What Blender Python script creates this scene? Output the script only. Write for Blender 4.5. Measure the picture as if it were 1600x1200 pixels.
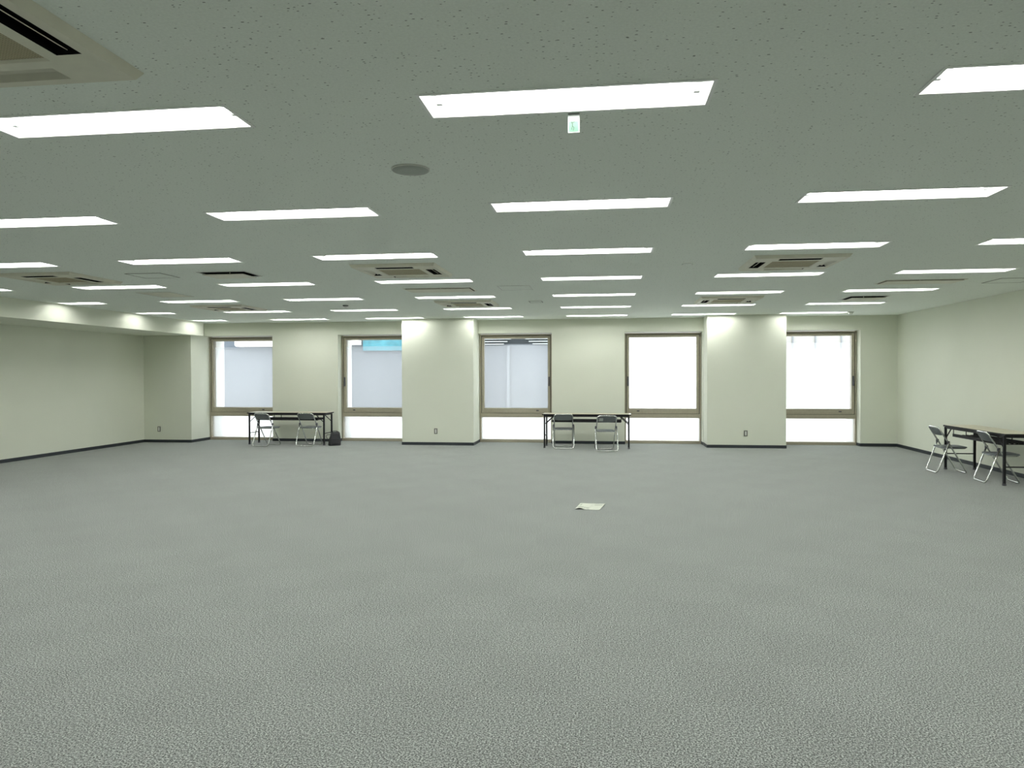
import bpy, math, random
from mathutils import Vector, Matrix

for _o in list(bpy.data.objects):
    bpy.data.objects.remove(_o)
S = bpy.context.scene
C = S.collection
PI = math.pi

# ------------------------------------------------------------------ camera
CAM_Z = 1.512
CEIL = 2.712
YAW, PITCH, ROLL = math.radians(7.284), math.radians(-0.749), math.radians(-0.166)
cam_data = bpy.data.cameras.new('camera')
cam_data.sensor_fit = 'HORIZONTAL'
cam_data.sensor_width = 36.0
cam_data.lens = 1144.0 / 1600.0 * 36.0
cam_data.clip_start = 0.05
cam = bpy.data.objects.new('camera', cam_data)
C.objects.link(cam)
_rz = Matrix.Rotation(YAW, 3, 'Z')
_right = _rz @ Vector((1, 0, 0))
_fwd = _rz @ Vector((0, math.cos(PITCH), math.sin(PITCH)))
_up = _rz @ Vector((0, -math.sin(PITCH), math.cos(PITCH)))
_r2 = _right * math.cos(ROLL) + _up * math.sin(ROLL)
_u2 = -_right * math.sin(ROLL) + _up * math.cos(ROLL)
_m = Matrix((_r2, _u2, -_fwd)).transposed().to_4x4()
_m.translation = Vector((0, 0, CAM_Z))
cam.matrix_world = _m
S.camera = cam

# ------------------------------------------------------------------ world, exposure
SKY = 4.6
w = bpy.data.worlds.new('overcast_sky')
S.world = w
w.use_nodes = True
_bg = w.node_tree.nodes['Background']
_bg.inputs[0].default_value = (0.98, 0.98, 1.0, 1)
_bg.inputs[1].default_value = SKY
TUBE = 36.5                       # radiance of the fluorescent tubes
TUBE_COL = (1.0, 1.0, 0.965, 1)
S.view_settings.view_transform = 'Standard'
S.view_settings.look = 'None'
S.view_settings.exposure = 0.12
S.view_settings.gamma = 1.0
S.view_settings.use_curve_mapping = False
S.cycles.use_denoising = True
S.cycles.max_bounces = 10
S.cycles.diffuse_bounces = 7
S.cycles.transparent_max_bounces = 12
S.cycles.sample_clamp_indirect = 8.0
S.cycles.caustics_reflective = False
S.cycles.caustics_refractive = False


# ------------------------------------------------------------------ materials
def mat(name, col, rough=0.6, metal=0.0, spec=0.4):
    m = bpy.data.materials.new(name)
    m.use_nodes = True
    b = m.node_tree.nodes['Principled BSDF']
    b.inputs['Base Color'].default_value = (*col, 1)
    b.inputs['Roughness'].default_value = rough
    b.inputs['Metallic'].default_value = metal
    b.inputs['Specular IOR Level'].default_value = spec
    return m


def nodes(m):
    nt = m.node_tree
    return nt, nt.nodes, nt.links, nt.nodes['Principled BSDF']


def coords(m, scale=(1, 1, 1), rot=(0, 0, 0)):
    nt, N, L, b = nodes(m)
    g = N.new('ShaderNodeNewGeometry')
    mp = N.new('ShaderNodeMapping')
    mp.inputs['Scale'].default_value = scale
    mp.inputs['Rotation'].default_value = rot
    L.new(g.outputs['Position'], mp.inputs['Vector'])
    return mp.outputs['Vector']


def noise(m, vec, scale, detail=2.0, rough=0.5):
    n = m.node_tree.nodes.new('ShaderNodeTexNoise')
    n.inputs['Scale'].default_value = scale
    n.inputs['Detail'].default_value = detail
    n.inputs['Roughness'].default_value = rough
    m.node_tree.links.new(vec, n.inputs['Vector'])
    return n.outputs['Fac']


def ramp(m, fac, stops):
    r = m.node_tree.nodes.new('ShaderNodeValToRGB')
    e = r.color_ramp.elements
    while len(e) < len(stops):
        e.new(0.5)
    for i, (p, c) in enumerate(stops):
        e[i].position = p
        e[i].color = (*c, 1) if len(c) == 3 else c
    m.node_tree.links.new(fac, r.inputs[0])
    return r.outputs[0]


def mul(m, a, b, fac=1.0, kind='MULTIPLY'):
    x = m.node_tree.nodes.new('ShaderNodeMix')
    x.data_type = 'RGBA'
    x.blend_type = kind
    x.inputs[0].default_value = fac
    m.node_tree.links.new(a, x.inputs[6])
    if isinstance(b, tuple):
        x.inputs[7].default_value = (*b, 1)
    else:
        m.node_tree.links.new(b, x.inputs[7])
    return x.outputs[2]


def bump(m, h, strength, dist=0.002):
    nt, N, L, b = nodes(m)
    bp = N.new('ShaderNodeBump')
    bp.inputs['Strength'].default_value = strength
    bp.inputs['Distance'].default_value = dist
    L.new(h, bp.inputs['Height'])
    L.new(bp.outputs[0], b.inputs['Normal'])


def make_wall():
    m = mat('cream_wallpaper', (0.70, 0.72, 0.60), 0.75, 0, 0.25)
    v = coords(m)
    n = noise(m, v, 1.3, 3)
    f = noise(m, v, 220, 2)
    c = ramp(m, n, [(0.3, (0.725, 0.748, 0.645)), (0.7, (0.745, 0.768, 0.665))])
    m.node_tree.links.new(c, nodes(m)[3].inputs['Base Color'])
    bump(m, f, 0.15, 0.001)
    return m


def make_carpet():
    m = mat('grey_carpet_tile', (0.25, 0.27, 0.26), 0.95, 0, 0.1)
    v = coords(m)
    nt, N, L, b = nodes(m)
    fine = noise(m, v, 130, 3, 0.75)
    mid = noise(m, v, 75, 2, 0.6)
    big = noise(m, v, 0.9, 3)
    c = ramp(m, fine, [(0.38, (0.015, 0.018, 0.017)), (0.5, (0.178, 0.192, 0.181)), (0.62, (0.53, 0.56, 0.53))])
    c2 = ramp(m, mid, [(0.3, (0.80, 0.80, 0.80)), (0.7, (1.17, 1.17, 1.17))])
    c = mul(m, c, c2)
    c3 = ramp(m, big, [(0.3, (0.95, 0.95, 0.95)), (0.7, (1.04, 1.04, 1.04))])
    c = mul(m, c, c3)
    ch = N.new('ShaderNodeTexChecker')        # quarter-turned 50 cm tiles, their pile sheen painted as lighter and darker squares
    ch.inputs['Scale'].default_value = 2.0
    ch.inputs['Color1'].default_value = (1.02, 1.02, 1.02, 1)
    ch.inputs['Color2'].default_value = (0.98, 0.98, 0.98, 1)
    mp = N.new('ShaderNodeMapping')
    mp.inputs['Location'].default_value = (0.13, 0.07, 0.5)
    L.new(v, mp.inputs[0])
    L.new(mp.outputs[0], ch.inputs['Vector'])
    c = mul(m, c, ch.outputs['Color'])
    L.new(c, b.inputs['Base Color'])
    bump(m, fine, 0.5, 0.004)
    b.inputs['Sheen Weight'].default_value = 0.22
    b.inputs['Sheen Roughness'].default_value = 0.45
    return m


def make_ceiling():
    m = mat('fissured_ceiling_board', (0.66, 0.70, 0.655), 0.9, 0, 0.15)
    nt, N, L, b = nodes(m)
    v = coords(m, (1.0, 2.1, 1))
    wob = noise(m, coords(m), 40, 2)
    vo = N.new('ShaderNodeTexVoronoi')
    vo.inputs['Scale'].default_value = 36
    L.new(v, vo.inputs['Vector'])
    # each pit has its own size, so only some of the cells show one
    sz = N.new('ShaderNodeMapRange')
    sepc = N.new('ShaderNodeSeparateColor')
    L.new(vo.outputs['Color'], sepc.inputs[0])
    L.new(sepc.outputs[0], sz.inputs[0])
    sz.inputs[1].default_value = 0.45
    sz.inputs[2].default_value = 1.0
    sz.inputs[3].default_value = 0.0
    sz.inputs[4].default_value = 0.15
    ad = N.new('ShaderNodeMath'); ad.operation = 'MULTIPLY_ADD'
    L.new(wob, ad.inputs[0]); ad.inputs[1].default_value = 0.25
    L.new(vo.outputs['Distance'], ad.inputs[2])
    sb = N.new('ShaderNodeMath'); sb.operation = 'SUBTRACT'
    L.new(ad.outputs[0], sb.inputs[0]); L.new(sz.outputs[0], sb.inputs[1])
    c = ramp(m, sb.outputs[0], [(0.16, (0.2, 0.215, 0.2)), (0.20, (0.83, 0.875, 0.82))])
    g = noise(m, coords(m), 90, 3, 0.6)
    c = mul(m, c, ramp(m, g, [(0.3, (0.95, 0.95, 0.95)), (0.7, (1.04, 1.04, 1.04))]))
    L.new(c, b.inputs['Base Color'])
    bump(m, g, 0.2, 0.002)
    return m


def speckled(name, col, rough, amp=0.06, scale=60, metal=0.0, spec=0.4):
    m = mat(name, col, rough, metal, spec)
    n = noise(m, coords(m), scale, 3)
    lo = tuple(x * (1 - amp) for x in col)
    hi = tuple(min(1, x * (1 + amp)) for x in col)
    c = ramp(m, n, [(0.3, lo), (0.7, hi)])
    m.node_tree.links.new(c, nodes(m)[3].inputs['Base Color'])
    return m


def make_glass():
    m = bpy.data.materials.new('clear_glass')
    m.use_nodes = True
    nt = m.node_tree
    nt.nodes.clear()
    o = nt.nodes.new('ShaderNodeOutputMaterial')
    mx = nt.nodes.new('ShaderNodeMixShader')
    mx.inputs[0].default_value = 0.05
    t = nt.nodes.new('ShaderNodeBsdfTransparent')
    t.inputs[0].default_value = (0.95, 0.97, 0.96, 1)
    g = nt.nodes.new('ShaderNodeBsdfGlossy')
    g.inputs['Roughness'].default_value = 0.02
    nt.links.new(t.outputs[0], mx.inputs[1])
    nt.links.new(g.outputs[0], mx.inputs[2])
    nt.links.new(mx.outputs[0], o.inputs[0])
    return m


def make_film():
    m = bpy.data.materials.new('frosted_film')
    m.use_nodes = True
    nt = m.node_tree
    nt.nodes.clear()
    o = nt.nodes.new('ShaderNodeOutputMaterial')
    mx = nt.nodes.new('ShaderNodeMixShader')
    mx.inputs[0].default_value = 0.26
    tr = nt.nodes.new('ShaderNodeBsdfTransparent')
    tr.inputs[0].default_value = (0.96, 0.98, 1.0, 1)
    tl = nt.nodes.new('ShaderNodeBsdfTranslucent')
    tl.inputs[0].default_value = (0.93, 0.95, 0.97, 1)
    nt.links.new(tr.outputs[0], mx.inputs[1])
    nt.links.new(tl.outputs[0], mx.inputs[2])
    nt.links.new(mx.outputs[0], o.inputs[0])
    return m


def make_emit(name, col, strength):
    m = bpy.data.materials.new(name)
    m.use_nodes = True
    nt = m.node_tree
    nt.nodes.clear()
    o = nt.nodes.new('ShaderNodeOutputMaterial')
    e = nt.nodes.new('ShaderNodeEmission')
    e.inputs[0].default_value = col
    e.inputs[1].default_value = strength
    nt.links.new(e.outputs[0], o.inputs[0])
    return m


def make_grille():
    m = mat('aged_filter_grille', (0.30, 0.255, 0.155), 0.7, 0, 0.2)
    nt, N, L, b = nodes(m)
    br = N.new('ShaderNodeTexBrick')
    br.inputs['Scale'].default_value = 1.0
    br.inputs['Brick Width'].default_value = 0.012
    br.inputs['Row Height'].default_value = 0.012
    br.inputs['Mortar Size'].default_value = 0.0022
    br.offset = 0.0
    br.inputs['Color1'].default_value = (0.24, 0.212, 0.14, 1)
    br.inputs['Color2'].default_value = (0.275, 0.24, 0.16, 1)
    br.inputs['Mortar'].default_value = (0.44, 0.39, 0.26, 1)
    L.new(coords(m), br.inputs['Vector'])
    L.new(br.outputs[0], b.inputs['Base Color'])
    return m


M = dict(
    wall=make_wall(), carpet=make_carpet(), ceiling=make_ceiling(),
    base=speckled('dark_vinyl_skirting', (0.022, 0.028, 0.034), 0.45),
    bronze=speckled('bronze_anodised_aluminium', (0.36, 0.33, 0.255), 0.42, 0.05, 30, 0.2),
    gap=mat('black_gap_shade', (0.015, 0.013, 0.012), 0.7),
    glass=make_glass(), film=make_film(),
    tube=make_emit('lit_fluorescent_tube', TUBE_COL, TUBE),
    reflector=mat('white_enamel_reflector', (0.86, 0.88, 0.86), 0.4),
    socket=mat('grey_lamp_socket', (0.6, 0.62, 0.62), 0.5),
    aircon=speckled('aged_beige_plastic', (0.67, 0.655, 0.545), 0.5, 0.04, 12),
    grille=make_grille(),
    black=mat('black_foam', (0.008, 0.008, 0.008), 0.9, 0, 0.1),
    vent=speckled('beige_painted_steel', (0.72, 0.71, 0.60), 0.5, 0.03, 20),
    alu=mat('thin_aluminium_edge', (0.55, 0.56, 0.52), 0.4, 0.4),
    speaker=speckled('grey_speaker_mesh', (0.36, 0.385, 0.355), 0.7, 0.12, 500),
    plastic=mat('off_white_plastic', (0.68, 0.70, 0.66), 0.45),
    darkplastic=mat('dark_plastic', (0.06, 0.06, 0.07), 0.5),
    laminate=speckled('pale_wood_laminate', (0.50, 0.45, 0.33), 0.28, 0.05, 18, 0, 0.5),
    blacksteel=speckled('black_painted_steel', (0.010, 0.010, 0.012), 0.55, 0.1, 40, 0, 0.25),
    chrome=speckled('chrome_tube', (0.72, 0.73, 0.72), 0.18, 0.03, 30, 1.0),
    vinyl=speckled('grey_vinyl', (0.13, 0.145, 0.15), 0.5, 0.12, 120),
    vinyl_under=mat('black_seat_pan', (0.02, 0.02, 0.022), 0.5),
    sticker=mat('pale_sticker', (0.42, 0.46, 0.44), 0.5),
    bag=speckled('black_nylon', (0.018, 0.019, 0.022), 0.55, 0.3, 90),
    paper=mat('white_paper', (0.64, 0.67, 0.575), 0.7),
    print=mat('grey_print', (0.36, 0.39, 0.33), 0.7),
    plate=speckled('grey_metal_plate', (0.15, 0.15, 0.125), 0.4),
    sign_white=mat('white_sign_plastic', (0.19, 0.215, 0.20), 0.4),
    sign_green=mat('pale_green_sign', (0.036, 0.115, 0.066), 0.4),
    sign_dark=mat('green_pictogram', (0.008, 0.03, 0.018), 0.5),
    concrete=speckled('white_render', (0.88, 0.88, 0.87), 0.8, 0.03, 6),
    facade=speckled('grey_facade_panel', (0.135, 0.15, 0.172), 0.7, 0.05, 1.2),
    facade_light=mat('pale_grey_pipe', (0.18, 0.20, 0.22), 0.6),
    facade_mid=mat('mid_grey_panel', (0.105, 0.118, 0.14), 0.6),
    pale=speckled('pale_render', (0.30, 0.30, 0.29), 0.8, 0.04, 2),
    facade_dark=mat('dark_grey_panel', (0.075, 0.095, 0.12), 0.6),
    louvre_dark=mat('dark_louvre', (0.014, 0.02, 0.026), 0.6),
    louvre_light=mat('pale_louvre', (0.50, 0.56, 0.57), 0.5),
    teal=speckled('teal_sheet', (0.07, 0.235, 0.29), 0.5, 0.25, 6),
    unit=mat('white_unit', (0.82, 0.82, 0.80), 0.5),
)


# ------------------------------------------------------------------ mesh helpers
class MB:
    def __init__(self):
        self.v, self.f, self.mi = [], [], []

    def add(self, vs, fs, mi=0):
        o = len(self.v)
        self.v += [tuple(p) for p in vs]
        self.f += [tuple(i + o for i in q) for q in fs]
        self.mi += [mi] * len(fs)
        return self

    def quad(self, a, b, c, d, mi=0):
        return self.add([a, b, c, d], [(0, 1, 2, 3)], mi)

    def box(self, x0, x1, y0, y1, z0, z1, mi=0):
        vs = [(x, y, z) for z in (z0, z1) for y in (y0, y1) for x in (x0, x1)]
        fs = [(0, 2, 3, 1), (4, 5, 7, 6), (0, 1, 5, 4), (2, 6, 7, 3), (0, 4, 6, 2), (1, 3, 7, 5)]
        return self.add(vs, fs, mi)

    def frustum(self, r0, z0, r1, z1, mi=0, caps=(True, True)):
        """rects r=(x0,x1,y0,y1) at two heights"""
        def rc(r, z):
            return [(r[0], r[2], z), (r[1], r[2], z), (r[1], r[3], z), (r[0], r[3], z)]
        vs = rc(r0, z0) + rc(r1, z1)
        fs = [(0, 1, 5, 4), (1, 2, 6, 5), (2, 3, 7, 6), (3, 0, 4, 7)]
        if caps[0]: fs.append((3, 2, 1, 0))
        if caps[1]: fs.append((4, 5, 6, 7))
        return self.add(vs, fs, mi)

    def tube(self, pts, r, n=10, closed=False, mi=0, caps=True):
        pts = [Vector(p) for p in pts]
        k = len(pts)
        rings = []
        prev = None
        for i in range(k):
            if closed:
                t = (pts[(i + 1) % k] - pts[i - 1]).normalized()
            elif i == 0:
                t = (pts[1] - pts[0]).normalized()
            elif i == k - 1:
                t = (pts[-1] - pts[-2]).normalized()
            else:
                t = (pts[i + 1] - pts[i - 1]).normalized()
            if prev is None:
                up = Vector((0, 0, 1)) if abs(t.z) < 0.9 else Vector((0, 1, 0))
                nrm = t.cross(up).normalized()
            else:
                nrm = (prev - t * prev.dot(t)).normalized()
            prev = nrm
            bn = t.cross(nrm)
            rings.append([pts[i] + (nrm * math.cos(2 * PI * j / n) + bn * math.sin(2 * PI * j / n)) * r for j in range(n)])
        vs = [p for q in rings for p in q]
        fs = []
        for i in range(k if closed else k - 1):
            a, b = i * n, ((i + 1) % k) * n
            for j in range(n):
                fs.append((a + j, a + (j + 1) % n, b + (j + 1) % n, b + j))
        if not closed and caps:
            fs.append(tuple(range(n - 1, -1, -1)))
            fs.append(tuple((k - 1) * n + j for j in range(n)))
        return self.add(vs, fs, mi)

    def lathe(self, prof, n=32, c=(0, 0), mi=0):
        vs, fs = [], []
        for r, z in prof:
            for j in range(n):
                a = 2 * PI * j / n
                vs.append((c[0] + r * math.cos(a), c[1] + r * math.sin(a), z))
        for i in range(len(prof) - 1):
            for j in range(n):
                fs.append((i * n + j, i * n + (j + 1) % n, (i + 1) * n + (j + 1) % n, (i + 1) * n + j))
        fs.append(tuple(range(n - 1, -1, -1)))
        fs.append(tuple((len(prof) - 1) * n + j for j in range(n)))
        return self.add(vs, fs, mi)

    def build(self, name, mats, parent=None, bevel=0.0, smooth=False, segs=2, loc=None, rot=None):
        me = bpy.data.meshes.new(name)
        me.from_pydata(self.v, [], self.f)
        for m in (mats if isinstance(mats, (list, tuple)) else [mats]):
            me.materials.append(m)
        for p, i in zip(me.polygons, self.mi):
            p.material_index = i
            p.use_smooth = smooth
        me.update()
        o = bpy.data.objects.new(name, me)
        C.objects.link(o)
        if loc: o.location = loc
        if rot: o.rotation_euler = rot
        if bevel:
            b = o.modifiers.new('bevel', 'BEVEL')
            b.width = bevel
            b.segments = segs
            b.limit_method = 'ANGLE'
            b.angle_limit = math.radians(40)
        if parent: o.parent = parent
        return o


def tag(o, label=None, cat=None, group=None, kind=None):
    if label: o['label'] = label
    if cat: o['category'] = cat
    if group: o['group'] = group
    if kind: o['kind'] = kind
    return o


def thing(name, loc, rz=0.0, label=None, cat=None, group=None, kind=None):
    o = bpy.data.objects.new(name, None)
    o.empty_display_size = 0.1
    C.objects.link(o)
    o.location = loc
    o.rotation_euler = (0, 0, rz)
    return tag(o, label, cat, group, kind)


def copy_tree(o, parent=None):
    c = o.copy()
    C.objects.link(c)
    if parent:
        c.parent = parent
    for ch in list(o.children):
        copy_tree(ch, c)
    return c


def fillet(pts, r, n=6, closed=False):
    """round the corners of a polyline"""
    pts = [Vector(p) for p in pts]
    out = []
    k = len(pts)
    for i, p in enumerate(pts):
        if not closed and i in (0, k - 1):
            out.append(p)
            continue
        a, b = pts[i - 1] - p, pts[(i + 1) % k] - p
        d = min(r, a.length * 0.49, b.length * 0.49)
        p0, p1 = p + a.normalized() * d, p + b.normalized() * d
        for j in range(n + 1):
            t = j / n
            out.append(p0 * (1 - t) ** 2 + p * 2 * t * (1 - t) + p1 * t ** 2)
    return out


def cells(breaks_u, breaks_v, holes):
    """grid cells of a rectangle not covered by any hole (u0,u1,v0,v1)"""
    for i in range(len(breaks_u) - 1):
        for j in range(len(breaks_v) - 1):
            u, v = (breaks_u[i] + breaks_u[i + 1]) / 2, (breaks_v[j] + breaks_v[j + 1]) / 2
            if not any(h[0] < u < h[1] and h[2] < v < h[3] for h in holes):
                yield breaks_u[i], breaks_u[i + 1], breaks_v[j], breaks_v[j + 1]


# ------------------------------------------------------------------ room dimensions
XL, XR = -10.38, 5.957          # left and right wall faces
YB, YF = 15.95, -1.6            # back wall face, wall behind the camera
YO = 16.85                      # outer face of the back wall
BEAM_Z, BEAM_X = 2.409, -9.06
PY = 15.36                      # pillar front faces
WIN_TOP = 2.42
WINS = [(-9.235, -7.572), (-6.008, -4.385), (-2.80, -1.165), (0.408, 2.05), (3.615, 5.235)]
COLS = [-9.29, -7.171, -5.063, -2.939, -0.809, 1.318, 3.425]
ROWS = [3.07, 5.069, 7.052, 9.047, 11.004, 12.995, 14.931]
LL, LW = 1.265, 0.298
FIX = []                        # (column, row, x0, length, y0)
for ci, x in enumerate(COLS):
    for ri, y in enumerate([1.07] + ROWS):
        if ci == 0:
            if ri >= 3:
                FIX.append((ci, ri, -8.96, 0.735, y))
        else:
            FIX.append((ci, ri, x, LL, y))

CASS = [(-2.765, 1.765), (-7.08, 7.74), (-2.765, 7.68), (1.50, 7.69), (-2.765, 11.63), (-7.06, 11.74), (1.475, 11.66)]
CP = 0.95
HATCH_HOLES = []

# ------------------------------------------------------------------ shell
floor = MB()
floor.quad((XL - .3, YF - .3, 0), (XR + .3, YF - .3, 0), (XR + .3, YO, 0), (XL - .3, YO, 0))
floor.quad((XL - .3, YF - .3, -.15), (XL - .3, YO, -.15), (XR + .3, YO, -.15), (XR + .3, YF - .3, -.15))
tag(floor.build('floor', M['carpet']), kind='structure')

# ceiling with a hole for every recessed fitting
holes = [(x + .010, x + l - .010, y + .010, y + LW - .010) for _, _, x, l, y in FIX]
holes += [(x + .06, x + CP - .06, y + .06, y + CP - .06) for x, y in CASS]
DIFF = [(-4.72, 7.99, 0.60, 0.44), (3.76, 11.95, 0.60, 0.58)]
VENT = [(-2.80, 9.93, 0.97, 0.46), (3.575, 9.98, 1.0, 0.40)]
for x, y, a, b in DIFF + VENT:
    holes.append((x + .015, x + a - .015, y + .015, y + b - .015))
bu = sorted({XL - .3, XR + .3} | {h[0] for h in holes} | {h[1] for h in holes})
bv = sorted({YF - .3, YB + .9} | {h[2] for h in holes} | {h[3] for h in holes})
cm = MB()
for a, b, c, d in cells(bu, bv, holes):
    cm.quad((a, c, CEIL), (a, d, CEIL), (b, d, CEIL), (b, c, CEIL))
for a, b, c, d in holes:
    t = CEIL + .012
    cm.quad((a, c, CEIL), (b, c, CEIL), (b, c, t), (a, c, t))
    cm.quad((b, d, CEIL), (a, d, CEIL), (a, d, t), (b, d, t))
    cm.quad((a, d, CEIL), (a, c, CEIL), (a, c, t), (a, d, t))
    cm.quad((b, c, CEIL), (b, d, CEIL), (b, d, t), (b, c, t))
cm.box(XL - .3, XR + .3, YF - .3, YO, CEIL + .28, CEIL + .45)      # the floor slab above the void
tag(cm.build('ceiling', M['ceiling']), kind='structure')


def wall_y(name, y0, y1, x0, x1, z0, z1, hs, mats):
    """wall between y0 (inside) and y1 with holes (x0,x1,z0,z1)"""
    b = MB()
    bu = sorted({x0, x1} | {h[0] for h in hs} | {h[1] for h in hs})
    bv = sorted({z0, z1} | {h[2] for h in hs} | {h[3] for h in hs})
    for a, c, d, e in cells(bu, bv, hs):
        b.quad((a, y0, d), (c, y0, d), (c, y0, e), (a, y0, e))
        b.quad((c, y1, d), (a, y1, d), (a, y1, e), (c, y1, e), 1)
    YM = 16.30                                  # behind the window frame the reveal is outdoor render
    for a, c, d, e in hs:
        for p, q, mi in ((y0, YM, 0), (YM, y1, 1)):
            b.quad((a, p, d), (a, p, e), (a, q, e), (a, q, d), mi)
            b.quad((c, q, d), (c, q, e), (c, p, e), (c, p, d), mi)
            b.quad((a, p, e), (c, p, e), (c, q, e), (a, q, e), mi)
            if d > 0.01:
                b.quad((a, q, d), (c, q, d), (c, p, d), (a, p, d), mi)
    return tag(b.build(name, mats), kind='structure')


wall_y('wall_back', YB, YO, XL - .3, XR + .3, 0, CEIL + .3, [(a, b, 0.0, WIN_TOP) for a, b in WINS], [M['wall'], M['concrete']])
tag(MB().box(XL - .3, XR + .3, YF - .3, YF, 0, CEIL + .3).build('wall_front', M['wall']), kind='structure')
tag(MB().box(XR, XR + .3, YF, YB, 0, CEIL + .3).build('wall_right', M['wall']), kind='structure')
tag(MB().box(XL - .3, XL, YF, YB, 0, CEIL + .3).build('wall_left', M['wall']), kind='structure')
# boxed-in beam along the left wall, and the three pillars on the window side
bm = MB().box(XL, BEAM_X, YF, 15.40, BEAM_Z, CEIL + .2).box(-9.235, BEAM_X, 15.40, 15.62, BEAM_Z, CEIL + .2)
tag(bm.build('wall_left_beam', M['wall']), kind='structure')
PILL = [(XL, -9.235, 15.40), (-4.355, -2.793, PY), (2.062, 3.617, PY)]
for i, (a, b, y) in enumerate(PILL):
    p = MB().box(a, b, y, YB, 0, CEIL + .2)
    tag(p.build('wall_back_pillar', M['wall']), kind='structure')

# skirting
BH, BT = 0.062, 0.008
sk = MB()


def skx(b, x0, x1, y):            # on a face looking at the camera
    b.box(x0, x1, y - BT, y, 0, BH)


def sky_(b, x, s, y0, y1):        # on a face looking along x
    b.box(min(x, x + s * BT), max(x, x + s * BT), y0, y1, 0, BH)


for a, b in ((-7.572, -6.008), (-4.385, -4.355), (-1.165, 0.408), (5.235, XR - BT)):
    skx(sk, a, b, YB)
for i, (a, b, y) in enumerate(PILL):
    skx(sk, a + (BT if i == 0 else -BT), b + BT, y)
    sky_(sk, b, 1, y, YB)
    if i:
        sky_(sk, a, -1, y, YB)
for a, b in WINS:
    sky_(sk, a, 1, YB, 16.165)
    sky_(sk, b, -1, YB, 16.165)
tag(sk.build('baseboard_back', M['base']), kind='structure')
b = MB(); sky_(b, XL, 1, YF, 15.40)
tag(b.build('baseboard_left', M['base']), kind='structure')
b = MB(); sky_(b, XR, -1, YF, YB)
tag(b.build('baseboard_right', M['base']), kind='structure')


# ------------------------------------------------------------------ windows
def ring(b, x0, x1, z0, z1, wl, wr, wb, wt, y0, y1, mi=0):
    b.box(x0, x0 + wl, y0, y1, z0, z1, mi)
    b.box(x1 - wr, x1, y0, y1, z0, z1, mi)
    b.box(x0 + wl, x1 - wr, y0, y1, z0, z0 + wb, mi)
    b.box(x0 + wl, x1 - wr, y0, y1, z1 - wt, z1, mi)


WY = 16.17                        # face of the frames
for i, (a, b_) in enumerate(WINS):
    x0, x1 = a + .004, b_ - .004
    hs = -1 if i in (1, 3) else 1                      # side of the handle
    root = thing('window_%d' % (i + 1), ((x0 + x1) / 2, WY, 0), kind='structure')
    cx = (x0 + x1) / 2
    l, r = x0 - cx, x1 - cx
    fr = MB()
    ring(fr, l, r, 0, 2.405, .032, .032, .062, .03, 0, .15)
    fr.box(l + .032, r - .032, 0, .15, .556, .645)      # transom
    fr.build('frame', M['bronze'], root, 0.004)
    gk = MB()  # black ring standing in for the shadow gap round the sash
    ring(gk, l + .032, r - .032, .645, 2.375, .012, .012, .006, .010, .03, .14)
    gk.build('gap_shade', M['gap'], root)
    sa = MB()
    ring(sa, l + .044, r - .044, .651, 2.365, .056, .056, .112, .056, .006, .12)
    sa.build('sash', M['bronze'], root, 0.005)
    gl = MB().box(l + .10, r - .10, .085, .091, .763, 2.309)
    gl.build('upper_pane', M['glass'], root)
    lo = MB().box(l + .032, r - .032, .085, .091, .062, .556)
    lo.build('lower_pane', M['glass'], root)
    f1 = MB().quad((l + .10, .083, .763), (r - .10, .083, .763), (r - .10, .083, 2.165), (l + .10, .083, 2.165))
    tag(f1.build('frosted_film', M['film'], root), 'frosted film leaving a clear strip at the top of the pane')
    f2 = MB().quad((l + .032, .083, .062), (r - .032, .083, .062), (r - .032, .083, .556), (l + .032, .083, .556))
    f2.build('frosted_film', M['film'], root)
    hx = r - .072 if hs > 0 else l + .072
    h = MB()
    h.box(hx - .016, hx + .016, -.014, .004, 1.26, 1.46)
    h.box(hx - .012, hx + .012, -.046, -.016, 1.25, 1.36)
    tag(h.build('handle', M['darkplastic'], root, 0.005), 'dark lever handle')
    kx = (r - .33) if hs > 0 else (l + .29)
    k = MB().box(kx - .028, kx + .028, -.006, .006, .695, .72)
    k.build('latch', M['darkplastic'], root, 0.003)


# ------------------------------------------------------------------ outdoors, seen through the panes
nb = thing('building', (-11.0, 20.2, 0), 0, 'grey neighbouring building blurred behind the three left window panes', 'building')
MB().box(-15, 10.3, 0, 6, -4, 3.15).build('wall', M['facade'], nb, loc=(0, 0, 0))
p = MB(); p.box(-.35, .38, -.03, .0, 2.28, 2.68); p.build('panel', M['facade_dark'], nb)
tag(MB().box(.40, 2.2, -.32, 0, 2.33, 2.75).build('outdoor_unit', M['unit'], nb, .06, segs=4), 'white rounded box')
tag(MB().box(3.0, 4.10, -.25, 0, 2.36, 2.75).build('duct', M['unit'], nb, .01), 'white square duct')
tag(MB().box(4.16, 6.4, -.08, 0, 2.2, 2.75).build('sheet', M['teal'], nb), 'teal blue sheet')
lv = MB()
lv.box(7.62, 9.6, -.02, .0, 2.36, 2.66)
lv.build('louvre_opening', M['louvre_dark'], nb)
for k in range(4):
    for xa, xb in ((7.62, 8.2 + .1 * k), (9.0 - .1 * k, 9.6)):
        MB().box(xa, xb, -.09, -.03, 2.345 + .07 * k, 2.365 + .07 * k).build('louvre_slat', M['louvre_light'], nb)
MB().box(8.28, 8.36, -.06, 0, -2, 2.30).build('downpipe', M['facade_light'], nb)
MB().box(7.3, 8.28, -.02, 0, -2, 2.30).build('panel', M['facade_mid'], nb)
pb = thing('building', (9.0, 21.0, 0), 0, 'pale building blurred behind the rightmost window pane', 'building')
MB().box(-4.6, 6, 0, 5, -4, 3.15).build('wall', M['pale'], pb)
for k in (-3.9, -3.3, -2.62):
    MB().box(k, k + .03, -.03, 0, 2.2, 2.8).build('joint_strip', M['facade_light'], pb)
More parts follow.
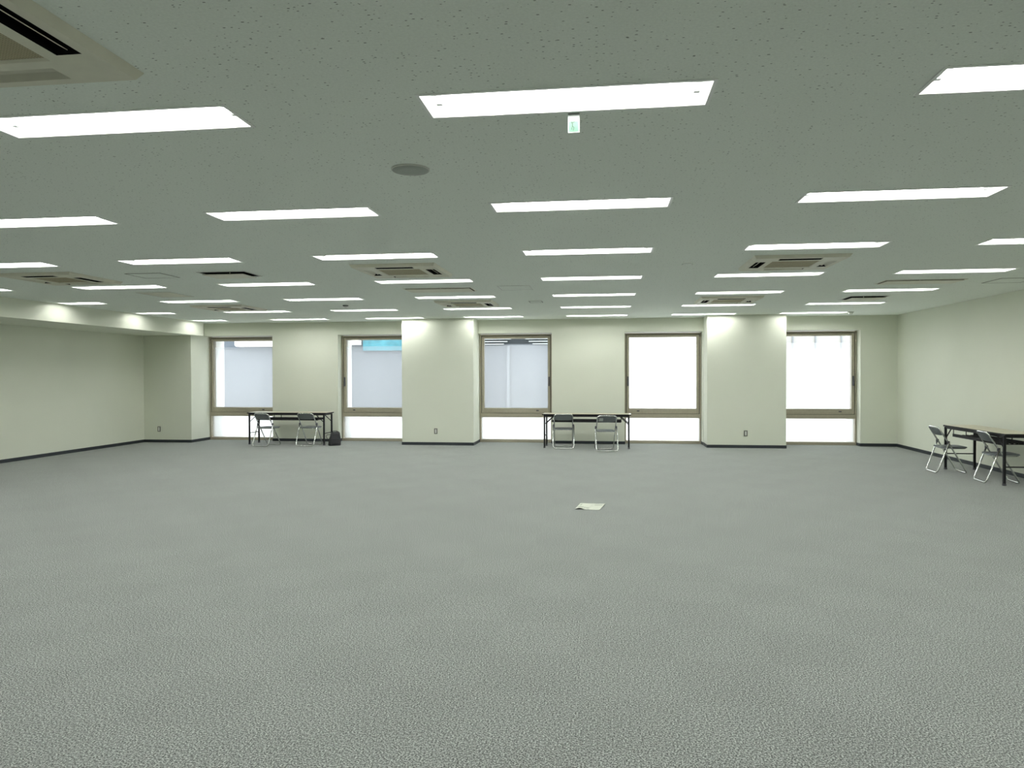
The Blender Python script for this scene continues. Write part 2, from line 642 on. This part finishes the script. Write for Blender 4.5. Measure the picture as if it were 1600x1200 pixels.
pw = MB().box(-22, 16, 18.5, 18.65, -1.2, .42)  # added white wall, brightens the view through the lower panes
tag(pw.build('added_parapet', M['concrete']), 'white wall added outside to brighten the lower window panes', 'added_parapet')
tr = MB().box(-22, 16, YO, 18.5, -1.3, -.16)
tag(tr.build('terrace_slab', M['concrete']), 'white terrace floor outside below the windows', 'terrace', kind='structure')

# ------------------------------------------------------------------ ceiling lights
ROWN = {0: 'row overhead', 1: 'nearest row', 2: 'second row from the front', 3: 'third row from the front',
        4: 'fourth row from the front', 5: 'fifth row from the front', 6: 'second row from the windows', 7: 'row nearest the windows'}
COLN = ['leftmost by the beam', 'second from the left wall', 'third from the left wall', 'fourth from the left wall',
        'centre column', 'second from the right wall', 'rightmost by the right wall']


def make_light(L_):
    t = thing('ceiling_light', (0, 0, 0))
    h = MB()
    # flange, then the folded reflector going up into the ceiling
    o, i, top = .0, .012, .085
    def R(d): return (d, L_ - d, d, LW - d)
    zs = [(R(0), -.004), (R(0), 0.0)]
    h.frustum(R(0), -.0045, R(0), -.0005, 0, (False, False))
    r0, r1 = R(0), R(.016)
    P0 = [(r0[0], r0[2]), (r0[1], r0[2]), (r0[1], r0[3]), (r0[0], r0[3])]
    P1 = [(r1[0], r1[2]), (r1[1], r1[2]), (r1[1], r1[3]), (r1[0], r1[3])]
    for k in range(4):
        a, b = P0[k], P0[(k + 1) % 4]
        c, d = P1[(k + 1) % 4], P1[k]
        h.quad((*a, -.0045), (*b, -.0045), (*c, -.0045), (*d, -.0045))
    h.frustum(R(.016), -.0045, (.022, L_ - .022, .05, LW - .05), top, 0, (False, True))
    h.build('housing', M['reflector'], t)
    for y in (.088, LW - .088):
        tu = MB().tube([(.085, y, .042), (L_ - .085, y, .042)], .0155, 12)
        tu.build('tube', M['tube'], t, smooth=True)
        for x in (.062, L_ - .062):
            s = MB().box(x - .014, x + .014, y - .013, y + .013, .026, .083)
            s.build('socket', M['socket'], t, .003)
    return t


protos = {}
for ci, ri, x, l, y in FIX:
    key = round(l, 2)
    if key not in protos:
        protos[key] = o = make_light(l)
    else:
        o = copy_tree(protos[key])
    o.location = (x, y, CEIL)
    if ci == 0:
        lab = 'short recessed fluorescent light beside the beam, %s' % ROWN[ri]
    else:
        lab = 'recessed fluorescent ceiling light, %s, %s' % (ROWN[ri], COLN[ci])
    if (ci, ri) == (4, 1):
        lab = 'large recessed fluorescent light with the green tag hanging at its edge'
    tag(o, lab, 'light', 'recessed fluorescent ceiling lights')


# ------------------------------------------------------------------ ceiling cassettes
def make_cassette():
    t = thing('air_conditioner', (0, 0, 0))
    D = -.034                      # underside of the panel
    G0, G1 = .225, .725            # grille
    slots = []
    sl0, sl1 = .265, .685          # slot length
    so, si = .066, .166            # slot from outer edge
    hs = [(sl0, sl1, so, si), (sl0, sl1, CP - si, CP - so), (so, si, sl0, sl1), (CP - si, CP - so, sl0, sl1), (G0, G1, G0, G1)]
    p = MB()
    e = .022
    p.frustum((e, CP - e, e, CP - e), D, (0, CP, 0, CP), -.0008, 0, (False, False))
    bu = sorted({e, CP - e} | {h[0] for h in hs} | {h[1] for h in hs})
    bv = sorted({e, CP - e} | {h[2] for h in hs} | {h[3] for h in hs})
    for a, b, c, d in cells(bu, bv, hs):
        p.quad((a, d, D), (b, d, D), (b, c, D), (a, c, D))
    a, b, c, d = hs[4]
    g = .012
    for q in (((a, c), (b, c), (b - g, c + g), (a + g, c + g)), ((b, c), (b, d), (b - g, d - g), (b - g, c + g)),
              ((b, d), (a, d), (a + g, d - g), (b - g, d - g)), ((a, d), (a, c), (a + g, c + g), (a + g, d - g))):
        p.quad((*q[0], D), (*q[1], D), (*q[2], D + .01), (*q[3], D + .01))
    p.build('panel', M['aircon'], t)
    gr = MB().box(a + g * .5, b - g * .5, c + g * .5, d - g * .5, D + .009, D + .02)
    gr.build('grille', M['grille'], t)
    for k in range(4):
        # the duct of a slot leans inwards; its inner lining is black, its vanes blow outwards
        du = MB()
        ux0, ux1 = sl0 - CP / 2, sl1 - CP / 2
        o0, i0 = -(CP / 2 - so), -(CP / 2 - si)         # along local y of this side
        H = .10
        sh = .075
        lo = [(ux0, o0, D), (ux1, o0, D), (ux1, i0, D), (ux0, i0, D)]
        hi = [(x, y + sh, D + H) for x, y, z in lo]
        vs = lo + hi
        du.add(vs, [(1, 2, 6, 5), (2, 3, 7, 6), (3, 0, 4, 7), (4, 5, 6, 7)])
        du.add(vs, [(0, 1, 5, 4)], 1)
        va = MB()
        for off in (.046,):
            y0 = o0 + off
            va.add([(ux0 + .012, y0, D + .012), (ux1 - .012, y0, D + .012), (ux1 - .012, y0 + .036, D + .032), (ux0 + .012, y0 + .036, D + .032),
                    (ux0 + .012, y0 + .0015, D + .0105), (ux1 - .012, y0 + .0015, D + .0105), (ux1 - .012, y0 + .0375, D + .0305), (ux0 + .012, y0 + .0375, D + .0305)],
                   [(0, 3, 2, 1), (4, 5, 6, 7), (0, 1, 5, 4), (1, 2, 6, 5), (2, 3, 7, 6), (3, 0, 4, 7)])
        R = Matrix.Rotation(k * PI / 2, 4, 'Z')
        for bld in (du, va):
            bld.v = [tuple((R @ Vector(q)) + Vector((CP / 2, CP / 2, 0))) for q in bld.v]
        s = du.build('air_outlet', [M['black'], M['aircon']], t)
        va.build('vane', M['aircon'], s)
    return t


CLAB = ['aged beige ceiling air conditioner cut off at the top left corner',
        'aged brownish ceiling air conditioner at far left near the beam',
        'beige ceiling air conditioner left of centre, in the nearer row',
        'grey beige ceiling air conditioner right of centre, in the nearer row',
        'beige ceiling air conditioner left of centre, in the farther row',
        'ceiling air conditioner farther left, above the first window',
        'grey beige ceiling air conditioner right of centre, in the farther row']
proto = make_cassette()
for i, (x, y) in enumerate(CASS):
    o = proto if i == 0 else copy_tree(proto)
    o.location = (x, y, CEIL)
    tag(o, CLAB[i], 'air conditioner', 'ceiling cassette air conditioners')


# ------------------------------------------------------------------ vents, hatches, small ceiling fittings
def make_plate_vent(name, a, b, gap, drop, frame_m, plate_m, label, x, y, group):
    t = thing(name, (x, y, CEIL), 0, label, 'vent', group)
    f = MB()
    fw = .020
    ring_ = [(0, a, 0, fw), (0, a, b - fw, b), (0, fw, fw, b - fw), (a - fw, a, fw, b - fw)]
    for r in ring_:
        f.box(*r, -.005, -.0008)
    f.build('frame', frame_m, t)
    k = MB()
    k.frustum((fw * .8, a - fw * .8, fw * .8, b - fw * .8), -.001, (fw * .8, a - fw * .8, fw * .8, b - fw * .8), .16, 0, (False, True))
    k.build('cavity', M['black'], t)
    p = MB().box(fw + gap, a - fw - gap, fw + gap, b - fw - gap, -drop, -drop + .008)
    p.box(a / 2 - .005, a / 2 + .005, b / 2 - .005, b / 2 + .005, -drop + .008, .158)
    p.build('plate', plate_m, t, .003)
    return t


make_plate_vent('ceiling_vent', *DIFF[0][2:], .028, .030, M['alu'], M['vent'], 'square ceiling vent with black gap at left, between lights', *DIFF[0][:2], 'drop plate ceiling vents')
make_plate_vent('ceiling_vent', *DIFF[1][2:], .028, .030, M['alu'], M['vent'], 'square ceiling vent with black gap at far right', *DIFF[1][:2], 'drop plate ceiling vents')
make_plate_vent('ceiling_vent', *VENT[0][2:], .012, .016, M['vent'], M['vent'], 'long beige ceiling vent panel between the two centre-left air conditioners', *VENT[0][:2], 'long ceiling vents')
make_plate_vent('ceiling_vent', *VENT[1][2:], .012, .016, M['vent'], M['vent'], 'long beige ceiling vent panel near the right wall', *VENT[1][:2], 'long ceiling vents')


def hatch(x, y, a, b, fm, label, pm=None):
    t = thing('ceiling_hatch', (x, y, CEIL), 0, label, 'ceiling hatch', 'flush ceiling hatches')
    f = MB()
    fw = .012
    for r in [(0, a, 0, fw), (0, a, b - fw, b), (0, fw, fw, b - fw), (a - fw, a, fw, b - fw)]:
        f.box(*r, -.004, -.0006)
    f.build('frame', fm, t)
    MB().box(fw, a - fw, fw, b - fw, -.0025, -.0006).build('panel', pm or M['ceiling'], t)


hatch(-5.62, 7.99, .45, .41, M['plate'], 'thin-framed flush ceiling hatch left of the square black-gapped vent')
hatch(-6.74, 9.82, .52, .66, M['alu'], 'pale edged ceiling hatch at left behind the brownish air conditioner', M['vent'])
hatch(-1.46, 9.84, .45, .50, M['alu'], 'pale edged ceiling hatch right of the long beige centre vent')
hatch(-1.25, 11.95, .22, .25, M['plate'], 'small dark edged ceiling hatch left of the centre light column')
hatch(4.97, 10.0, .48, .49, M['plate'], 'flush ceiling hatch closest to the right wall')

t = thing('ceiling_speaker', (-1.128, 4.18, CEIL), 0, 'round dark grey ceiling speaker left of the nearest centre light', 'speaker')
MB().lathe([(.112, -.0006), (.112, -.006), (.104, -.009)], 40).build('rim', M['alu'], t, smooth=False)
MB().lathe([(.108, -.004), (.104, -.011), (.06, -.013), (.01, -.0135)], 40).build('mesh_cover', M['speaker'], t, smooth=True)

t = thing('smoke_detector', (.885, 8.16, CEIL), 0, 'flat round ceiling plate right of the centre light column', 'smoke detector')  # plain round plate with screws, taken for a concealed sprinkler cover
MB().lathe([(.060, -.0006), (.058, -.008), (.02, -.010)], 28).build('base', M['ceiling'], t)
MB().lathe([(.010, -.008), (.008, -.014)], 14, (-.052, 0)).build('screw_head', M['plastic'], t)
MB().lathe([(.010, -.008), (.008, -.014)], 14, (.052, 0)).build('screw_head', M['plastic'], t)
t = thing('smoke_detector', (4.72, 14.95, CEIL), 0, 'round grey smoke detector beside the farthest right light', 'smoke detector')
MB().lathe([(.062, -.0006), (.062, -.012), (.05, -.02)], 24).build('base', M['alu'], t)
MB().lathe([(.04, -.02), (.042, -.035), (.03, -.048), (.01, -.052)], 24).build('head', M['plastic'], t, smooth=True)
t = thing('smoke_detector', (-4.44, 12.16, CEIL), 0, 'small dark smoke detector in front of the second window', 'smoke detector')
MB().lathe([(.05, -.0006), (.048, -.012), (.04, -.018)], 20).build('base', M['darkplastic'], t)
MB().lathe([(.03, -.018), (.03, -.03), (.012, -.04)], 20).build('head', M['plastic'], t)

# the green tag hanging at the far edge of the nearest centre light
SX, SY = -.1435, 3.388
t = thing('exit_tag', (SX, SY, CEIL), 0, 'small white and green escape sign hanging under the nearest centre light', 'sign')
MB().box(-.0265, .0265, -.002, .002, -.091, -.0006).build('plate', M['sign_white'], t)
MB().box(-.022, .022, -.0032, -.0018, -.086, -.040).build('green_panel', M['sign_green'], t)
man = MB()
fy = -.0042
def stroke(b, pts, wd):
    for (x0, z0), (x1, z1) in zip(pts[:-1], pts[1:]):
        d = Vector((x1 - x0, z1 - z0)).normalized()
        n = Vector((-d.y, d.x)) * wd / 2
        vs = []
        for yy in (fy, fy + .0012):
            vs += [(x0 + n.x, yy, z0 + n.y), (x1 + n.x, yy, z1 + n.y), (x1 - n.x, yy, z1 - n.y), (x0 - n.x, yy, z0 - n.y)]
        b.add(vs, [(0, 3, 2, 1), (4, 5, 6, 7), (0, 1, 5, 4), (1, 2, 6, 5), (2, 3, 7, 6), (3, 0, 4, 7)])
stroke(man, [(-.012, -.040), (-.010, -.0405)], .005)                   # head
stroke(man, [(-.010, -.044), (-.005, -.055), (-.006, -.064)], .004)    # trunk
stroke(man, [(-.006, -.064), (-.008, -.072), (-.009, -.080)], .0032)   # rear leg
stroke(man, [(-.006, -.064), (.0015, -.069), (-.002, -.083)], .0032)   # front leg
stroke(man, [(-.009, -.046), (-.001, -.047), (.004, -.043)], .0028)    # arm
man.v = [(x, y, z + .002) for x, y, z in man.v]
man.build('pictogram', M['sign_dark'], t)

# ------------------------------------------------------------------ sockets on the pillars
for (x, y, lab) in ((-10.017, 15.40, 'grey wall socket on the left pillar under the beam'), (-3.614, PY, 'grey wall socket low on the middle pillar'), (2.825, PY, 'grey wall socket low on the right pillar')):
    t = thing('wall_socket', (x, y, .30), 0, lab, 'socket', 'wall sockets on the pillars')
    MB().box(-.036, .036, -.008, -.0005, -.06, .06).build('cover_plate', M['plate'], t, .003)
    MB().box(-.015, .015, -.011, -.007, -.042, .042).build('outlet', M['plastic'], t, .002)


# ------------------------------------------------------------------ folding tables
def make_table():
    t = thing('folding_table', (0, 0, 0))
    W, Dp, H = 1.80, .45, .70
    top = MB().box(-W / 2, W / 2, -Dp / 2, Dp / 2, H - .022, H)
    top.build('tabletop', M['laminate'], t, .004)
    ed = MB()
    ring_ = [(-W / 2 - .004, W / 2 + .004, -Dp / 2 - .004, -Dp / 2 + .004), (-W / 2 - .004, W / 2 + .004, Dp / 2 - .004, Dp / 2 + .004),
             (-W / 2 - .004, -W / 2 + .004, -Dp / 2 + .004, Dp / 2 - .004), (W / 2 - .004, W / 2 + .004, -Dp / 2 + .004, Dp / 2 - .004)]
    for r in ring_:
        ed.box(*r, H - .026, H - .003)
    ed.build('edge_band', M['blacksteel'], t)
    fr = MB()
    for y in (-Dp / 2 + .02, Dp / 2 - .02):
        fr.box(-W / 2 + .03, W / 2 - .03, y - .012, y + .012, H - .057, H - .022)
    for x in (-W / 2 + .04, W / 2 - .04):
        fr.box(x - .012, x + .012, -Dp / 2 + .032, Dp / 2 - .032, H - .057, H - .022)
    fr.build('frame', M['blacksteel'], t)
    lx, ly = W / 2 - .045, Dp / 2 - .012
    for sx in (-1, 1):
        for sy in (-1, 1):
            g = MB().box(sx * lx - .016, sx * lx + .016, sy * ly - .016, sy * ly + .016, .012, H - .030)
            o = g.build('leg', M['blacksteel'], t, .003)
            MB().box(sx * lx - .019, sx * lx + .019, sy * ly - .019, sy * ly + .019, 0, .03).build('foot_cap', M['darkplastic'], o, .003)
            br = MB().tube([(sx * (lx - .012), sy * (ly - .002), H - .20), (sx * (lx - .17), sy * (ly - .002), H - .06)], .009, 8)
            br.build('brace', M['blacksteel'], t)
        cb = MB().tube([(sx * lx, -ly, .25), (sx * lx, ly, .25)], .009, 8)
        cb.build('crossbar', M['blacksteel'], t)
    sh = MB()
    z = H - .147
    for y in (-.15, -.09, -.03, .03, .09, .15):
        sh.box(-W / 2 + .20, W / 2 - .20, y - .011, y + .011, z - .006, z + .006)
    for x in (-W / 2 + .20, -.3, .3, W / 2 - .20):
        sh.box(x - .010, x + .010, -.165, .165, z - .016, z - .006)
        for y in (-.165, .165):
            sh.box(x - .006, x + .006, y - .004, y + .004, z - .016, H - .022)
    sh.box(-W / 2 + .20, W / 2 - .20, -.180, -.165, z - .024, z + .022)
    sh.box(-W / 2 + .20, W / 2 - .20, .165, .180, z - .024, z + .022)
    sh.build('shelf', M['blacksteel'], t)
    return t


tb = make_table()
TABLES = [((-6.865, 15.335, 0), math.radians(-1), 'long folding table with black legs by the first window, bag at its end'),
          ((-.385, 15.175, 0), math.radians(-1.5), 'long folding table with black legs by the centre windows, brightest top'),
          ((5.515, 11.415, 0), math.radians(90), 'long folding table with black legs along the right wall')]
for i, (p, r, lab) in enumerate(TABLES):
    o = tb if i == 0 else copy_tree(tb)
    o.location = p
    o.rotation_euler = (0, 0, r)
    tag(o, lab, 'table', 'folding tables with black legs')


# ------------------------------------------------------------------ folding pipe chairs (facing +y)
def make_chair():
    t = thing('folding_chair', (0, 0, 0))
    r = .0115
    hw = .188
    # front legs run up into the backrest, closed at the floor and over the top
    loop = [(-hw, .215, r), (-hw, -.035, .445), (-hw, -.185, .695), (hw, -.185, .695), (hw, -.035, .445), (hw, .215, r)]
    b = MB().tube(fillet(loop, .06, 6, True), r, 10, True)
    b.build('main_frame', M['chrome'], t, smooth=True)
    hr = hw + .024
    loop = [(-hr, -.045, .47), (-hr, -.21, r), (hr, -.21, r), (hr, -.045, .47)]
    b = MB().tube(fillet(loop, .06, 6), r, 10)
    b.build('rear_leg_frame', M['chrome'], t, smooth=True)
    for s in (-1, 1):
        pv = MB().box(s * (hw + .012) - .018, s * (hw + .012) + .018, -.070, -.035, .445, .49)
        pv.build('pivot', M['darkplastic'], t, .006)
    # seat pad: rounded plate with a little crown
    sp = MB()
    n, mseg = 14, 10
    def pad(z, inset, k):
        w_, y0, y1, rr = .178 - inset, -.135 + inset, .235 - inset, .05
        pts = []
        for cx_, cy_, a0 in ((w_ - rr, y1 - rr, 0), (-w_ + rr, y1 - rr, 90), (-w_ + rr, y0 + rr, 180), (w_ - rr, y0 + rr, 270)):
            for j in range(7):
                a = math.radians(a0 + 15 * j)
                pts.append((cx_ + rr * math.cos(a), cy_ + rr * math.sin(a), z))
        return pts
    layers = [pad(.384, .012, 0), pad(.387, 0, 0), pad(.398, 0, 0), pad(.404, .008, 0), pad(.407, .03, 0)]
    m_ = len(layers[0])
    vs = [p for l in layers for p in l]
    fs = [tuple(range(m_ - 1, -1, -1)), tuple((len(layers) - 1) * m_ + j for j in range(m_))]
    for q in range(len(layers) - 1):
        for j in range(m_):
            fs.append((q * m_ + j, q * m_ + (j + 1) % m_, (q + 1) * m_ + (j + 1) % m_, (q + 1) * m_ + j))
    sp.add(vs, fs)
    sp.build('seat', M['vinyl'], t)
    su = MB().tube(fillet([(-.165, -.12, .378), (-.165, .215, .378), (.165, .215, .378), (.165, -.12, .378)], .05, 5, True), .008, 8, True)
    su.build('seat_frame', M['chrome'], t, smooth=True)
    # curved backrest pad between the tubes
    bp = MB()
    nu, nv = 12, 6
    th = .014
    def bpt(u, v, side):
        x = (hw - .006) * u
        z = .570 + .112 * v
        y = -.185 - (z - .695) * .6 - .022 * (1 - u * u) + side * th / 2
        zz = z - (0.018 * abs(u) ** 6 if v > .9 else 0) + (0.018 * abs(u) ** 6 if v < .1 else 0)
        return (x, y, zz)
    grid = []
    for side in (-1, 1):
        for iv in range(nv + 1):
            for iu in range(nu + 1):
                grid.append(bpt(-1 + 2 * iu / nu, iv / nv, side))
    fs = []
    s1 = (nu + 1) * (nv + 1)
    for iv in range(nv):
        for iu in range(nu):
            a = iv * (nu + 1) + iu
            fs.append((a, a + 1, a + nu + 2, a + nu + 1))
            fs.append((s1 + a, s1 + a + nu + 1, s1 + a + nu + 2, s1 + a + 1))
    rim = [i for i in range(nu + 1)] + [(iv + 1) * (nu + 1) + nu for iv in range(nv)] + \
          [nv * (nu + 1) + nu - 1 - i for i in range(nu)] + [(nv - 1 - iv) * (nu + 1) for iv in range(nv - 1)]
    for a, b2 in zip(rim, rim[1:] + rim[:1]):
        fs.append((a, s1 + a, s1 + b2, b2))
    bp.add(grid, fs)
    bp.build('backrest', M['vinyl'], t, .003)
    return t


ch = make_chair()
CH = [((-7.20, 14.89, 0), -17, 'grey folding chair at the left table, nearer the left wall'),
      ((-6.30, 15.02, 0), -8, 'grey folding chair at the left table, nearer the bag'),
      ((-.86, 15.05, 0), 3, 'grey folding chair at the left end of the centre table'),
      ((.00, 14.60, 0), 9, 'grey folding chair with a pale sticker on its back, at the centre table'),
      ((5.165, 11.925, 0), -92, 'grey folding chair at the right-hand table, nearer the windows'),
      ((5.385, 10.925, 0), -95, 'grey folding chair at the right-hand table, nearer the camera')]
for i, (p, a, lab) in enumerate(CH):
    o = ch if i == 0 else copy_tree(ch)
    o.location = p
    o.rotation_euler = (0, 0, math.radians(a))
    tag(o, lab, 'chair', 'grey folding chairs')
    if i == 3:
        MB().box(-.150, -.075, -.1655, -.164, .592, .650).build('sticker', M['sticker'], o, rot=None)
        st = o.children[-1]
        for v in o.children:
            if v.name.startswith('sticker'):
                st = v
        # lies on the rear face of the backrest
        me = st.data
        for vert in me.vertices:
            x, y, z = vert.co
            u = x / (.188 - .006)
            base = -.185 - (z - .695) * .6 - .022 * (1 - u * u) - .007
            vert.co.y = base + (y + .164) * 1.0 - .0006
        tag(st, 'pale sticker')

# ------------------------------------------------------------------ black bag on the floor
bg = thing('bag', (-5.78, 15.10, 0), math.radians(38), 'black soft bag standing on the carpet at the end of the left table', 'bag')
b = MB()
NU, NV = 28, 12
def bagpt(i, j):
    v = j / NV
    a = 2 * PI * i / NU
    hw_, hd = .128 - .036 * v ** 1.5, .085 - .045 * v
    if j == NV: hw_, hd = hw_ * .75, hd * .4
    if j == 0: hw_, hd = hw_ * .94, hd * .9
    c_, s_ = math.cos(a), math.sin(a)
    e = .38
    x = hw_ * math.copysign(abs(c_) ** e, c_)
    y = hd * math.copysign(abs(s_) ** e, s_)
    z = .285 * (v if j < NV else 1.0) + (0.012 * x / .15 if j > 6 else 0) + .006 * math.sin(5 * a) * v
    wr = .006 * math.sin(7 * a + 9 * v) * math.sin(PI * v)
    return (x + .03 * v + wr, y + .02 * v + wr, max(0, z))
vs = [bagpt(i, j) for j in range(NV + 1) for i in range(NU)]
fs = [tuple(range(NU - 1, -1, -1)), tuple(NV * NU + i for i in range(NU))]
for j in range(NV):
    for i in range(NU):
        fs.append((j * NU + i, j * NU + (i + 1) % NU, (j + 1) * NU + (i + 1) % NU, (j + 1) * NU + i))
b.add(vs, fs)
b.build('body', M['bag'], bg, smooth=True)
MB().tube(fillet([(-.09, .0, .235), (-.17, -.02, .235), (-.185, -.02, .20), (-.13, -.01, .10)], .03, 4), .006, 8).build('strap', M['bag'], bg, smooth=True)
pk = MB().box(-.085, .09, -.092, -.070, .03, .145)
pk.build('front_pocket', M['bag'], bg, .012, rot=(math.radians(-8), 0, 0))
MB().tube(fillet([(-.04, .015, .275), (-.03, .015, .305), (.06, .02, .31), (.075, .02, .28)], .02, 4), .006, 8).build('carry_handle', M['bag'], bg, smooth=True)

# ------------------------------------------------------------------ paper on the floor
pl = thing('paper_leaflet', (-.175, 8.385, 0), math.radians(0), 'white printed leaflet lying open on the grey carpet', 'leaflet')
CO = [(-.165, -.19), (.108, -.20), (.172, .175), (-.118, .21)]
def bil(u, v, z):
    a = Vector(CO[0]).lerp(Vector(CO[1]), u)
    c = Vector(CO[3]).lerp(Vector(CO[2]), u)
    p_ = a.lerp(c, v)
    return (p_.x, p_.y, z)
def sheet(u0, u1, v0, v1, f, th=.0006, n=8):
    b = MB()
    vs = []
    for k in (0, 1):
        for i in range(n + 1):
            for j in (0, 1):
                u = u0 + (u1 - u0) * i / n
                vs.append(bil(u, v0 + (v1 - v0) * j, f(u, j) + k * th))
    fs = []
    o2 = 2 * (n + 1)
    for i in range(n):
        a = 2 * i
        fs.append((a, a + 1, a + 3, a + 2))
        fs.append((o2 + a, o2 + a + 2, o2 + a + 3, o2 + a + 1))
        fs.append((a, a + 2, o2 + a + 2, o2 + a))
        fs.append((a + 1, o2 + a + 1, o2 + a + 3, a + 3))
    fs.append((0, o2, o2 + 1, 1)); fs.append((2 * n, 2 * n + 1, o2 + 2 * n + 1, o2 + 2 * n))
    return b.add(vs, fs)
fl_ = lambda u, j: .0015 + .018 * (1 - j) * math.exp(-((u - .18) / .16) ** 2) + .004 * math.exp(-((u - .55) / .05) ** 2)
fr_ = lambda u, j: .0015 + .004 * math.exp(-((u - .55) / .05) ** 2) + .010 * j * max(0, u - .6) * 2
sheet(0, .55, 0, 1, fl_).build('page', M['paper'], pl)
sheet(.55, 1, -.03, .97, fr_).build('page', M['paper'], pl)
sheet(.06, .50, .14, .34, lambda u, j: fl_(u, .14 + .2 * j) + .0009, .0002).build('printed_block', M['print'], pl)
sheet(.06, .12, .55, .85, lambda u, j: fl_(u, .55 + .3 * j) + .0009, .0002, 4).build('printed_block', M['print'], pl)
sheet(.62, .94, .70, .80, lambda u, j: fr_(u, .7 + .1 * j) + .0009, .0002, 6).build('printed_block', M['print'], pl)
